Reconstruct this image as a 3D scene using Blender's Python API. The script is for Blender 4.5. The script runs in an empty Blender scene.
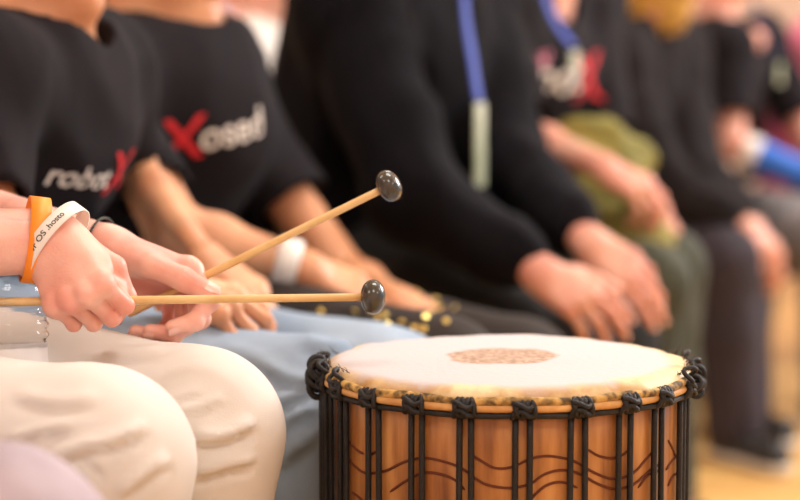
import bpy, bmesh, math, random
import numpy as np
from mathutils import Vector, Matrix, noise
from mathutils.bvhtree import BVHTree
random.seed(7)
SC = bpy.context.scene
COL = SC.collection
PI = math.pi
# ------------------------------------------------------------------ camera
CAM = Vector((0, 0, 0.862)); PITCH = math.radians(5.5); FPX = 85 / 36 * 800
cd = bpy.data.cameras.new('camera'); cam = bpy.data.objects.new('camera', cd); COL.objects.link(cam)
cam.location = CAM; cam.rotation_euler = (PI / 2 - PITCH, 0, 0)
cd.lens = 85; cd.sensor_width = 36; cd.clip_start = 0.02; cd.clip_end = 60
cd.dof.use_dof = True; cd.dof.focus_distance = 1.50; cd.dof.aperture_fstop = 3.2
SC.camera = cam
CF = Vector((0, math.cos(PITCH), -math.sin(PITCH))); CU = Vector((0, math.sin(PITCH), math.cos(PITCH))); CR = Vector((1, 0, 0))
def at(px, py, d):
    """point of the room seen at a place in the photo, at a given distance"""
    return CAM + d * (CF + CR * ((px - 400) / FPX) + CU * ((250 - py) / FPX))
def V(*a): return Vector(a)
def npa(v): return np.array(v, dtype=np.float32)

# ------------------------------------------------------------------ materials
def srgb(r, g, b):
    f = lambda c: (c / 255 / 12.92) if c / 255 <= 0.04045 else ((c / 255 + 0.055) / 1.055) ** 2.4
    return (f(r), f(g), f(b), 1)
def mat(name, c, rough=0.6, c2=None, nscale=8, bump=0, bscale=300, sss=0, metal=0, trans=0, spec=0.5, coat=0, detail=3, sheen=0, bdist=0.001, lo=.35, hi=.65, stretch=None, ior=1.45):
    m = bpy.data.materials.new(name); m.use_nodes = True
    nt = m.node_tree; b = nt.nodes['Principled BSDF']
    b.inputs['Base Color'].default_value = c; b.inputs['Roughness'].default_value = rough
    b.inputs['Metallic'].default_value = metal; b.inputs['Specular IOR Level'].default_value = spec
    b.inputs['Transmission Weight'].default_value = trans; b.inputs['IOR'].default_value = ior
    b.inputs['Coat Weight'].default_value = coat; b.inputs['Coat Roughness'].default_value = .08
    b.inputs['Sheen Weight'].default_value = sheen
    if sss:
        b.inputs['Subsurface Weight'].default_value = sss
        b.inputs['Subsurface Radius'].default_value = (1, .35, .2); b.inputs['Subsurface Scale'].default_value = .006
    tc = nt.nodes.new('ShaderNodeTexCoord'); src = tc.outputs['Object']
    if stretch:
        mp = nt.nodes.new('ShaderNodeMapping'); mp.inputs['Scale'].default_value = stretch
        nt.links.new(src, mp.inputs['Vector']); src = mp.outputs['Vector']
    if c2:
        n = nt.nodes.new('ShaderNodeTexNoise'); n.inputs['Scale'].default_value = nscale; n.inputs['Detail'].default_value = detail
        r = nt.nodes.new('ShaderNodeValToRGB'); r.color_ramp.elements[0].position = lo; r.color_ramp.elements[1].position = hi
        r.color_ramp.elements[0].color = c; r.color_ramp.elements[1].color = c2
        nt.links.new(src, n.inputs['Vector']); nt.links.new(n.outputs['Fac'], r.inputs['Fac']); nt.links.new(r.outputs['Color'], b.inputs['Base Color'])
    if bump:
        n2 = nt.nodes.new('ShaderNodeTexNoise'); n2.inputs['Scale'].default_value = bscale; n2.inputs['Detail'].default_value = 2
        bp = nt.nodes.new('ShaderNodeBump'); bp.inputs['Strength'].default_value = bump; bp.inputs['Distance'].default_value = bdist
        nt.links.new(src, n2.inputs['Vector']); nt.links.new(n2.outputs['Fac'], bp.inputs['Height']); nt.links.new(bp.outputs['Normal'], b.inputs['Normal'])
    return m
M = {}
M['skin'] = mat('skin_fair', srgb(236, 186, 168), .45, srgb(224, 152, 136), 22, .25, 500, sss=.25)
M['skin_pink'] = mat('skin_pink', srgb(224, 170, 148), .5, srgb(208, 140, 120), 18, .2, 400, sss=.2)
M['skin_tan'] = mat('skin_tan', srgb(218, 162, 122), .5, srgb(200, 136, 98), 14, .15, 400, sss=.2)
M['nail'] = mat('nail', srgb(238, 190, 175), .25)
M['lip'] = mat('lip', srgb(200, 100, 95), .4)
M['eye'] = mat('eye_white', srgb(235, 230, 225), .2)
M['iris'] = mat('iris', srgb(60, 45, 30), .2)
M['black_cotton'] = mat('black_cotton', srgb(19, 15, 19), .9, srgb(25, 20, 24), 6, .3, 500, spec=.25)
M['hoodie'] = mat('black_fleece', srgb(9, 8, 13), .95, srgb(14, 12, 18), 6, .3, 300, spec=.2)
M['jacket'] = mat('dark_jacket', srgb(23, 19, 20), .9, srgb(29, 24, 25), 5, .3, 300, spec=.25)
M['beige'] = mat('cream_cotton_twill', srgb(216, 210, 203), .85, srgb(206, 198, 189), 7, .35, 900, bdist=.0006)
M['jeans'] = mat('faded_light_denim', srgb(160, 178, 196), .85, srgb(122, 142, 164), 5, .3, 700)
M['lilac'] = mat('grey_lilac_cotton', srgb(186, 172, 178), .85, srgb(160, 146, 154), 12, .3, 500)
M['dark_brown'] = mat('dark_brown_cloth', srgb(48, 41, 37), .9, srgb(36, 31, 28), 10, .3, 400)
M['dark_navy'] = mat('charcoal_cloth', srgb(34, 34, 34), .9, srgb(26, 28, 27), 8, .3, 400)
M['olive_dark'] = mat('dark_olive_cloth', srgb(66, 68, 52), .85, srgb(52, 55, 42), 8, .3, 400)
M['olive'] = mat('olive_jacket', srgb(150, 142, 72), .8, srgb(112, 108, 50), 14, .3, 300)
M['soft_black'] = mat('washed_black_denim', srgb(50, 42, 50), .85, srgb(42, 35, 42), 8, .3, 400)
M['grey_jeans'] = mat('washed_grey_denim', srgb(140, 134, 134), .85, srgb(90, 86, 88), 9, .3, 400)
M['white_shirt'] = mat('white_shirt', srgb(240, 232, 222), .8, srgb(225, 218, 210), 8)
M['lavender'] = mat('pale_lavender_shirt', srgb(208, 198, 210), .8, srgb(190, 180, 196), 8)
M['magenta'] = mat('pink_shirt', srgb(225, 120, 150), .8, srgb(205, 90, 125), 8)
M['hair_brown'] = mat('brown_hair', srgb(70, 46, 30), .5, srgb(40, 26, 18), 60, .5, 200, stretch=(1, 1, .15))
M['hair_blond'] = mat('blond_hair', srgb(222, 180, 96), .5, srgb(170, 125, 60), 60, .5, 200, stretch=(1, 1, .15))
M['hair_dark'] = mat('dark_hair', srgb(35, 26, 22), .5, srgb(20, 15, 12), 60, .5, 200, stretch=(1, 1, .15))
M['print_white'] = mat('white_print', srgb(222, 214, 205), .7)
M['print_red'] = mat('red_print', srgb(205, 30, 42), .7)
M['print_pink'] = mat('pink_print', srgb(225, 130, 160), .7)
M['blue_strap'] = mat('blue_strap', srgb(45, 70, 165), .6)
M['blue_sleeve'] = mat('blue_sleeve', srgb(60, 120, 215), .7, srgb(40, 95, 190), 10)
M['badge'] = mat('pale_green_badge', srgb(140, 155, 125), .35, srgb(190, 195, 175), 12)
M['orange_band'] = mat('orange_paper_band', srgb(255, 150, 40), .5)
M['white_band'] = mat('white_paper_band', srgb(240, 234, 226), .5)
M['ink'] = mat('black_ink', srgb(40, 38, 38), .5)
M['hair_tie'] = mat('dark_green_hair_tie', srgb(48, 52, 46), .6)
M['stick'] = mat('pale_beech_stick', srgb(226, 192, 136), .42, srgb(208, 168, 108), 30, .12, 200, stretch=(1, 1, 1), coat=.2)
M['rubber'] = mat('black_rubber_mallet_head', srgb(62, 60, 52), .24, srgb(50, 48, 43), 20, spec=.6, coat=.25)
M['rope'] = mat('black_rope', srgb(16, 14, 14), .6, srgb(30, 28, 28), 200, .6, 900)
M['ring'] = mat('straw_coloured_ring', srgb(222, 174, 110), .55, srgb(190, 138, 80), 60, .3, 300)
M['cord'] = mat('mottled_edge', srgb(200, 160, 92), .75, srgb(84, 66, 38), 90, .9, 200, lo=.42, hi=.62, bdist=.002)
M['burn'] = mat('burnt_carving', srgb(92, 42, 18), .8)
M['rib'] = mat('hide_bristle', srgb(60, 50, 42), .6)
M['hide_hair'] = mat('hide_bristle_pale', srgb(200, 180, 150), .6)
M['plastic'] = mat('clear_plastic', (1, 1, 1, 1), .04, trans=1, spec=.8, ior=1.22, bump=.6, bscale=38, bdist=.004)
M['cap'] = mat('white_cap', srgb(225, 228, 235), .4)
M['label'] = mat('white_label', srgb(235, 235, 235), .4)
M['label_blue'] = mat('blue_print', srgb(40, 130, 200), .4)
M['sequin'] = mat('gold_sequin', srgb(240, 215, 130), .3, metal=1)
M['chair_cloth'] = mat('dark_grey_chair_cloth', srgb(58, 54, 56), .85, srgb(48, 45, 46), 20, .3, 300)
M['chair_metal'] = mat('grey_metal', srgb(120, 116, 112), .3, metal=1)
M['shoe'] = mat('black_shoe', srgb(30, 28, 28), .5)
M['shoe_sole'] = mat('pale_sole', srgb(205, 195, 180), .6)
M['white_shoe'] = mat('white_shoe', srgb(220, 212, 200), .5)

# wood of the drum: vertical grain
def wood_mat():
    m = bpy.data.materials.new('orange_brown_carved_wood'); m.use_nodes = True; nt = m.node_tree; b = nt.nodes['Principled BSDF']
    b.inputs['Roughness'].default_value = .42; b.inputs['Coat Weight'].default_value = .15
    tc = nt.nodes.new('ShaderNodeTexCoord'); mp = nt.nodes.new('ShaderNodeMapping'); mp.inputs['Scale'].default_value = (1, 1, .12)
    n = nt.nodes.new('ShaderNodeTexNoise'); n.inputs['Scale'].default_value = 70; n.inputs['Detail'].default_value = 6
    r = nt.nodes.new('ShaderNodeValToRGB'); e = r.color_ramp.elements
    e[0].position = .3; e[0].color = srgb(118, 70, 32); e[1].position = .72; e[1].color = srgb(206, 152, 92)
    k = e.new(.5); k.color = srgb(174, 116, 60)
    n2 = nt.nodes.new('ShaderNodeTexNoise'); n2.inputs['Scale'].default_value = 9; n2.inputs['Detail'].default_value = 2
    mx = nt.nodes.new('ShaderNodeMixRGB'); mx.blend_type = 'MULTIPLY'; mx.inputs['Fac'].default_value = .7
    r2 = nt.nodes.new('ShaderNodeValToRGB'); r2.color_ramp.elements[0].color = (.55, .42, .35, 1); r2.color_ramp.elements[1].color = (1, 1, 1, 1)
    r2.color_ramp.elements[0].position = .3; r2.color_ramp.elements[1].position = .6
    bp = nt.nodes.new('ShaderNodeBump'); bp.inputs['Strength'].default_value = .25; bp.inputs['Distance'].default_value = .001
    L = nt.links.new
    L(tc.outputs['Object'], mp.inputs['Vector']); L(mp.outputs['Vector'], n.inputs['Vector']); L(n.outputs['Fac'], r.inputs['Fac'])
    L(tc.outputs['Object'], n2.inputs['Vector']); L(n2.outputs['Fac'], r2.inputs['Fac'])
    L(r.outputs['Color'], mx.inputs['Color1']); L(r2.outputs['Color'], mx.inputs['Color2']); L(mx.outputs['Color'], b.inputs['Base Color'])
    L(n.outputs['Fac'], bp.inputs['Height']); L(bp.outputs['Normal'], b.inputs['Normal'])
    return m
M['wood'] = wood_mat()
# hide: white in the middle with a worn tan patch, tan and rough at the rolled edge
def hide_mat():
    m = bpy.data.materials.new('pale_goat_hide'); m.use_nodes = True; nt = m.node_tree; b = nt.nodes['Principled BSDF']
    L = nt.links.new; N = nt.nodes.new
    b.inputs['Roughness'].default_value = .6
    tc = N('ShaderNodeTexCoord'); sx = N('ShaderNodeSeparateXYZ'); L(tc.outputs['Object'], sx.inputs[0])
    no = N('ShaderNodeTexNoise'); no.inputs['Scale'].default_value = 30; no.inputs['Detail'].default_value = 5; L(tc.outputs['Object'], no.inputs['Vector'])
    cx = N('ShaderNodeVectorMath'); cx.operation = 'SUBTRACT'; cx.inputs[1].default_value = (-.004, 0.0, 0); L(tc.outputs['Object'], cx.inputs[0])
    fl = N('ShaderNodeVectorMath'); fl.operation = 'MULTIPLY'; fl.inputs[1].default_value = (1, 1, 0); L(cx.outputs[0], fl.inputs[0])
    ln = N('ShaderNodeVectorMath'); ln.operation = 'LENGTH'; L(fl.outputs[0], ln.inputs[0])
    def math_(op, a, bb):
        q = N('ShaderNodeMath'); q.operation = op
        for i, x in enumerate((a, bb)):
            if isinstance(x, (int, float)): q.inputs[i].default_value = x
            else: L(x, q.inputs[i])
        return q.outputs[0]
    wob = math_('MULTIPLY', math_('SUBTRACT', no.outputs['Fac'], .5), .03)
    rr = math_('ADD', ln.outputs['Value'], wob)
    patch = N('ShaderNodeMapRange'); patch.inputs['From Min'].default_value = .049; patch.inputs['From Max'].default_value = .043; L(rr, patch.inputs['Value'])
    edge = N('ShaderNodeMapRange'); edge.inputs['From Min'].default_value = .136; edge.inputs['From Max'].default_value = .147; L(rr, edge.inputs['Value'])
    n2 = N('ShaderNodeTexNoise'); n2.inputs['Scale'].default_value = 160; n2.inputs['Detail'].default_value = 4; L(tc.outputs['Object'], n2.inputs['Vector'])
    cp = N('ShaderNodeValToRGB'); cp.color_ramp.elements[0].color = srgb(146, 112, 88); cp.color_ramp.elements[1].color = srgb(190, 164, 142)
    cp.color_ramp.elements[0].position = .38; cp.color_ramp.elements[1].position = .62; L(n2.outputs['Fac'], cp.inputs['Fac'])
    ce = N('ShaderNodeValToRGB'); ce.color_ramp.elements[0].color = srgb(180, 138, 82); ce.color_ramp.elements[1].color = srgb(222, 200, 156)
    ce.color_ramp.elements[0].position = .35; ce.color_ramp.elements[1].position = .58; L(no.outputs['Fac'], ce.inputs['Fac'])
    m1 = N('ShaderNodeMixRGB'); m1.inputs['Color1'].default_value = srgb(194, 187, 188); L(patch.outputs[0], m1.inputs['Fac']); L(cp.outputs[0], m1.inputs['Color2'])
    m2 = N('ShaderNodeMixRGB'); L(edge.outputs[0], m2.inputs['Fac']); L(m1.outputs[0], m2.inputs['Color1']); L(ce.outputs[0], m2.inputs['Color2'])
    L(m2.outputs[0], b.inputs['Base Color'])
    bp = N('ShaderNodeBump'); bp.inputs['Strength'].default_value = .5; bp.inputs['Distance'].default_value = .0012; L(n2.outputs['Fac'], bp.inputs['Height']); L(bp.outputs[0], b.inputs['Normal'])
    return m
M['hide'] = hide_mat()
def floor_mat():
    m = bpy.data.materials.new('honey_wood_floor'); m.use_nodes = True; nt = m.node_tree; b = nt.nodes['Principled BSDF']; L = nt.links.new; N = nt.nodes.new
    tc = N('ShaderNodeTexCoord'); br = N('ShaderNodeTexBrick'); br.inputs['Scale'].default_value = 1
    br.inputs['Color1'].default_value = srgb(226, 182, 110); br.inputs['Color2'].default_value = srgb(198, 150, 88); br.inputs['Mortar'].default_value = srgb(120, 84, 50)
    br.inputs['Brick Width'].default_value = 1.2; br.inputs['Row Height'].default_value = .14; br.inputs['Mortar Size'].default_value = .004
    L(tc.outputs['Object'], br.inputs['Vector']); L(br.outputs['Color'], b.inputs['Base Color']); b.inputs['Roughness'].default_value = .35
    return m
M['floor'] = floor_mat()
M['wall'] = mat('cream_plaster', srgb(246, 226, 214), .85, srgb(238, 214, 202), 2, .2, 60)
M['ceiling'] = mat('white_plaster', srgb(240, 236, 230), .9)
M['baseboard'] = mat('white_trim', srgb(235, 228, 220), .5)

# ------------------------------------------------------------------ object helpers
def link(name, me, m=None, parent=None, smooth=True):
    if m: me.materials.append(M[m] if isinstance(m, str) else m)
    if smooth:
        for p in me.polygons: p.use_smooth = True
    o = bpy.data.objects.new(name, me); COL.objects.link(o)
    if parent is not None:
        o.parent = parent
        w = Matrix.Translation(base_of(parent)); o.matrix_parent_inverse = Matrix.Identity(4)
        o.location = -base_of(parent)
    return o
def base_of(o):
    v = Vector((0, 0, 0))
    while o is not None:
        v += Vector(o.location); o = o.parent
    return v
def tag(o, label=None, cat=None, group=None, kind=None):
    for k, v in (('label', label), ('category', cat), ('group', group), ('kind', kind)):
        if v: o[k] = v
    return o
def empty(name, loc, label=None, cat=None, group=None):
    o = bpy.data.objects.new(name, None); COL.objects.link(o); o.location = loc; o.empty_display_size = .1
    return tag(o, label, cat, group)
def bmobj(name, bm, m, parent=None, smooth=True):
    me = bpy.data.meshes.new(name); bm.normal_update(); bm.to_mesh(me); bm.free()
    return link(name, me, m, parent, smooth)
def box_bm(bm, c, s, rot=None, bev=0):
    mt = Matrix.Translation(c) @ (rot.to_4x4() if rot else Matrix.Identity(4)) @ Matrix.Diagonal((*s, 1))
    r = bmesh.ops.create_cube(bm, size=1, matrix=mt)
    if bev:
        es = {e for v in r['verts'] for e in v.link_edges}
        bmesh.ops.bevel(bm, geom=list(es), offset=bev, segments=2, affect='EDGES', profile=.6)
def tube_bm(bm, pts, rad, n=10, closed=False, caps=True, twist=None):
    pts = [Vector(p) for p in pts]; N = len(pts)
    rads = rad if isinstance(rad, (list, tuple)) else [rad] * N
    rings = []; up = None
    for i, p in enumerate(pts):
        if closed: t = pts[(i + 1) % N] - pts[i - 1]
        else: t = pts[min(i + 1, N - 1)] - pts[max(i - 1, 0)]
        t.normalize()
        if up is None: up = t.orthogonal().normalized()
        up = (up - t * up.dot(t))
        up = up.normalized() if up.length > 1e-6 else t.orthogonal().normalized()
        s = t.cross(up)
        rings.append([bm.verts.new(p + (up * math.cos(a) + s * math.sin(a)) * rads[i]) for a in [2 * PI * k / n for k in range(n)]])
    for i in range(N if closed else N - 1):
        A, B = rings[i], rings[(i + 1) % N]
        off = 0
        if closed and i == N - 1:
            off = min(range(n), key=lambda o: (A[0].co - B[o].co).length)
        for k in range(n):
            bm.faces.new((A[k], A[(k + 1) % n], B[(k + 1 + off) % n], B[(k + off) % n]))
    if caps and not closed:
        bm.faces.new(rings[0][::-1]); bm.faces.new(rings[-1])
def lathe_bm(bm, prof, n=64, c=(0, 0, 0), wob=None, rot=None, close=True):
    c = Vector(c); rot = rot or Matrix.Identity(3); R = []
    for r, z in prof:
        if r < 1e-6: R.append([bm.verts.new(c + rot @ Vector((0, 0, z)))])
        else:
            ring = []
            for k in range(n):
                a = 2 * PI * k / n; rr, zz = (r, z) if not wob else wob(r, z, a)
                ring.append(bm.verts.new(c + rot @ Vector((rr * math.cos(a), rr * math.sin(a), zz))))
            R.append(ring)
    for A, B in zip(R[:-1], R[1:]):
        for k in range(n):
            k2 = (k + 1) % n
            if len(A) == 1 and len(B) == 1: continue
            if len(A) == 1: bm.faces.new((A[0], B[k2], B[k]))
            elif len(B) == 1: bm.faces.new((A[k], A[k2], B[0]))
            else: bm.faces.new((A[k], A[k2], B[k2], B[k]))
    bmesh.ops.recalc_face_normals(bm, faces=bm.faces)
def spline(pts, per=8, closed=False):
    pts = [Vector(p) for p in pts]; out = []; N = len(pts)
    for i in range(N if closed else N - 1):
        g = (lambda j: pts[j % N]) if closed else (lambda j: pts[max(0, min(N - 1, j))])
        p0, p1, p2, p3 = g(i - 1), g(i), g(i + 1), g(i + 2)
        for k in range(per):
            t = k / per
            out.append(.5 * ((2 * p1) + (p2 - p0) * t + (2 * p0 - 5 * p1 + 4 * p2 - p3) * t * t + (3 * p1 - p0 - 3 * p2 + p3) * t ** 3))
    if not closed: out.append(pts[-1])
    return out

# ------------------------------------------------------------------ smooth bodies: distance fields meshed by surface nets
def smin(a, b, k):
    if k <= 0: return np.minimum(a, b)
    h = np.clip(.5 + .5 * (b - a) / k, 0, 1)
    return b * (1 - h) + a * h - k * h * (1 - h)
class Blob:
    def __init__(s): s.ops = []; s.lo = np.full(3, 1e9); s.hi = np.full(3, -1e9); s.dispf = None; s.pad = .012
    def bound(s, *pr):
        for p, r in pr:
            p = np.array(p); s.lo = np.minimum(s.lo, p - r); s.hi = np.maximum(s.hi, p + r)
    def cone(s, a, b, ra, rb, k=.02, n=None, f=1.0, op='u'):
        a0, b0 = npa(a), npa(b)
        if op == 'u': s.bound((a0, ra * max(1, f)), (b0, rb * max(1, f)))
        nn = npa(Vector(n).normalized()) if n is not None else None
        T = (lambda P: P + (P @ nn)[..., None] * (1 / f - 1) * nn) if nn is not None else (lambda P: P)
        A, B = T(a0), T(b0); ab = B - A; L2 = float(ab @ ab) + 1e-12
        def fn(P):
            Q = T(P) - A; t = np.clip(Q @ ab / L2, 0, 1)
            d = np.linalg.norm(Q - t[..., None] * ab, axis=-1) - (ra + (rb - ra) * t)
            return d * (f if f < 1 else 1)
        s.ops.append((op, fn, k)); return s
    def ell(s, c, r, axes=None, k=.02, op='u'):
        c0 = npa(c); A = np.array([list(Vector(v).normalized()) for v in axes], dtype=np.float32) if axes else np.eye(3, dtype=np.float32)
        r = npa(r)
        if op == 'u': s.bound((c0, float(max(r))))
        def fn(P):
            q = (P - c0) @ A.T; k0 = np.linalg.norm(q / r, axis=-1); k1 = np.linalg.norm(q / (r * r), axis=-1)
            return np.where(k1 > 1e-9, k0 * (k0 - 1) / np.maximum(k1, 1e-9), -float(min(r)))
        s.ops.append((op, fn, k)); return s
    def plane(s, p, n, k=.002):
        """cut away what lies on the side n points to"""
        p0, n0 = npa(p), npa(Vector(n).normalized()); s.ops.append(('i', lambda P: (P - p0) @ n0, k)); return s
    def sub(s, other, k=.006, op='u'):
        if op == 'u': s.bound((other.lo, 0), (other.hi, 0))
        s.ops.append((op, other.eval, k)); return s
    def eval(s, P):
        d = np.full(P.shape[:-1], 1e3, dtype=np.float32)
        for op, fn, k in s.ops:
            e = fn(P)
            if op == 'u': d = smin(d, e, k)
            elif op == 's': d = -smin(-d, e, k)
            elif op == 'i': d = -smin(-d, -e, k)
        if s.dispf is not None: d = d + s.dispf(P)
        return d
    def mesh(s, res):
        lo = s.lo - res * 3 - s.pad; hi = s.hi + res * 3 + s.pad
        n = np.ceil((hi - lo) / res).astype(int) + 1; B = 8
        n = ((n + B - 1) // B) * B
        G = np.full(tuple(n), 1.0, dtype=np.float32)
        nb = n // B
        ii = np.stack(np.meshgrid(*[np.arange(q) for q in nb], indexing='ij'), -1).reshape(-1, 3)
        cen = (lo + (ii * B + (B - 1) / 2) * res).astype(np.float32)
        dc = s.eval(cen); lim = res * B * .87 * 1.7 + .012
        loc = np.stack(np.meshgrid(*[np.arange(B)] * 3, indexing='ij'), -1).reshape(-1, 3)
        near = np.abs(dc) < lim
        Gb = np.repeat(dc[:, None], B ** 3, 1)
        idx = np.where(near)[0]
        for c0 in range(0, len(idx), 600):
            q = idx[c0:c0 + 600]
            P = (lo + (ii[q][:, None, :] * B + loc[None]) * res).astype(np.float32)
            Gb[q] = s.eval(P)
        G = Gb.reshape(nb[0], nb[1], nb[2], B, B, B).transpose(0, 3, 1, 4, 2, 5).reshape(tuple(n))
        return nets(G, lo, res)
def nets(G, lo, res):
    ins = G < 0; nx, ny, nz = G.shape
    c = np.zeros((nx - 1, ny - 1, nz - 1), dtype=np.int8)
    for i in (0, 1):
        for j in (0, 1):
            for k in (0, 1): c += ins[i:nx - 1 + i, j:ny - 1 + j, k:nz - 1 + k]
    act = (c > 0) & (c < 8); I = np.argwhere(act)
    ids = np.full(act.shape, -1, dtype=np.int64); ids[act] = np.arange(len(I))
    S = np.zeros((len(I), 3)); W = np.zeros(len(I))
    for ax in range(3):
        o1, o2 = [a for a in range(3) if a != ax]
        for i in (0, 1):
            for j in (0, 1):
                a = I.copy(); a[:, o1] += i; a[:, o2] += j; b = a.copy(); b[:, ax] += 1
                va = G[a[:, 0], a[:, 1], a[:, 2]]; vb = G[b[:, 0], b[:, 1], b[:, 2]]
                m = (va < 0) != (vb < 0); t = np.where(m, va / np.where(m, va - vb, 1), 0)
                p = a.astype(float); p[:, ax] += t; S[m] += p[m]; W[m] += 1
    verts = lo + S / W[:, None] * res
    faces = []
    for ax in range(3):
        o1, o2 = (ax + 1) % 3, (ax + 2) % 3
        sl0 = [slice(None)] * 3; sl1 = [slice(None)] * 3; sl0[ax] = slice(0, -1); sl1[ax] = slice(1, None)
        A, Bq = ins[tuple(sl0)], ins[tuple(sl1)]
        E = np.argwhere(A != Bq); E = E[(E[:, o1] > 0) & (E[:, o2] > 0) & (E[:, o1] < G.shape[o1] - 1) & (E[:, o2] < G.shape[o2] - 1)]
        fl = A[E[:, 0], E[:, 1], E[:, 2]]
        q = []
        for d1, d2 in ((1, 1), (0, 1), (0, 0), (1, 0)):
            e = E.copy(); e[:, o1] -= d1; e[:, o2] -= d2; q.append(ids[e[:, 0], e[:, 1], e[:, 2]])
        q = np.stack(q, -1); q = np.where(fl[:, None], q, q[:, ::-1]); faces.append(q)
    return verts, np.concatenate(faces)
def mkmesh(name, *vf):
    vs, fs, off = [], [], 0
    for v, f in vf: vs.append(v); fs.append(f + off); off += len(v)
    v = np.concatenate(vs); f = np.concatenate(fs)
    me = bpy.data.meshes.new(name)
    me.vertices.add(len(v)); me.vertices.foreach_set('co', v.astype(np.float32).ravel())
    me.loops.add(len(f) * 4); me.loops.foreach_set('vertex_index', f.ravel().astype(np.int32))
    me.polygons.add(len(f)); me.polygons.foreach_set('loop_start', np.arange(0, len(f) * 4, 4, dtype=np.int32))
    me.polygons.foreach_set('loop_total', np.full(len(f), 4, dtype=np.int32))
    me.update(); me.validate(); return me
def wrinkle(amp, scale, seed=0, stretch=(1, 1, 1), sharp=1):
    rs = np.random.RandomState(seed); W = []
    for i in range(7):
        d = rs.normal(size=3) * np.array(stretch); d /= np.linalg.norm(d)
        W.append((d * scale * (1 + .5 * rs.rand()), rs.rand() * 6.28))
    Q = [(rs.normal(size=3) * scale * .4, rs.rand() * 6.28) for _ in range(3)]
    def f(P):
        w = sum(np.sin(P @ q.astype(np.float32) + p) for q, p in Q)
        s = 0
        for d, p in W: s = s + (1 - np.abs(np.sin(P @ d.astype(np.float32) + p + w)) * 1.4)
        return -(amp * s / 4)
    return f

# ------------------------------------------------------------------ hands
FL = [(.040, .025, .020, .0092), (.045, .029, .021, .0092), (.042, .027, .021, .0088), (.033, .021, .018, .0078)]
def hand(W, f, n, right, curls, thumb, s=1.0, splay=(6, 1, -4, -10), nails=None, fr=1.0):
    """palm, four fingers of their own lengths and a thumb; f forward, n back of hand"""
    f = Vector(f).normalized(); n = Vector(n); n = (n - f * n.dot(f)).normalized(); t = f.cross(n) * (-1 if right else 1)
    b = Blob(); b.pad = .004; fb = Blob(); W = Vector(W)
    mc = [W + s * (.086 * f + .026 * t - .002 * n), W + s * (.089 * f + .0085 * t + .001 * n), W + s * (.083 * f - .0095 * t), W + s * (.073 * f - .0265 * t - .004 * n)]
    wp = [W + s * (.006 * f + o * t) for o in (.014, .005, -.005, -.014)]
    for q in range(4):
        b.cone(wp[q], mc[q] - n * .003 * s, .0135 * s, .0118 * s, .010 * s)
        b.cone(mc[q], mc[q] + .004 * f * s, .0108 * s, .0100 * s, .006 * s)
    b.ell(W + s * (.04 * f + .022 * t - .014 * n), (.034 * s, .015 * s, .013 * s), (f + t * .35, t - f * .35, n), .012)
    b.ell(W + s * (.04 * f - .020 * t - .011 * n), (.034 * s, .011 * s, .011 * s), (f, t, n), .012)
    tips = []
    for q in range(4):
        c = curls[q]; a = 0; p = mc[q]; sp = math.radians(splay[q]); ff = f * math.cos(sp) + t * math.sin(sp); r = FL[q][3] * s * fr
        one = Blob(); 
        for j in range(3):
            a += math.radians(c[j]); d = ff * math.cos(a) - n * math.sin(a); e = p + d * FL[q][j] * s
            one.cone(p, e, r, r * (.93 if j < 2 else .82), .003 * s); 
            if j < 2: one.ell(e + (ff * math.sin(a) + n * math.cos(a)) * r * .15, (r * 1.02,) * 3, None, .002)
            r *= .93; p = e
        tips.append((p, d, (ff * math.sin(a) + n * math.cos(a)), r))
        fb.sub(one, .0012)
    one = Blob(); p = W + s * (.020 * f + .018 * t - .010 * n); r = .0135 * s
    for j, (d3, L) in enumerate(zip(thumb, (.042, .034, .027))):
        d = (f * d3[0] + t * d3[1] + n * d3[2]).normalized(); e = p + d * L * s
        one.cone(p, e, r, r * (.84 if j == 0 else .92), .005 * s); r *= .84 if j == 0 else .92; p = e
    tn = (t * .9 + n * .5); tn = (tn - d * tn.dot(d)).normalized(); tips.append((p, d, tn, r))
    b.sub(fb, .006 * s); b.sub(one, .007 * s)
    return b, tips
def nail_bm(bm, tip, s=1.0):
    p, d, n, r = tip; sd = d.cross(n); grid = []
    for i in range(6):
        u = i / 5; row = []
        for j in range(7):
            v = (j / 6 - .5) * 1.75; w = 1 if u < .75 else .85
            c = p + d * (r * (-.55 + 1.25 * u)) + (n * math.cos(v * w) + sd * math.sin(v * w)) * (r * 1.03 * (1 if u < .7 else 1 - .25 * (u - .7)))
            row.append(bm.verts.new(c))
        grid.append(row)
    for i in range(5):
        for j in range(6): bm.faces.new((grid[i][j], grid[i + 1][j], grid[i + 1][j + 1], grid[i][j + 1]))

RELAX = [(28, 32, 18), (30, 36, 20), (34, 38, 20), (36, 40, 22)]
THR = [(.75, .6, -.25), (.9, .3, -.25), (.95, .1, -.2)]
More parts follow.
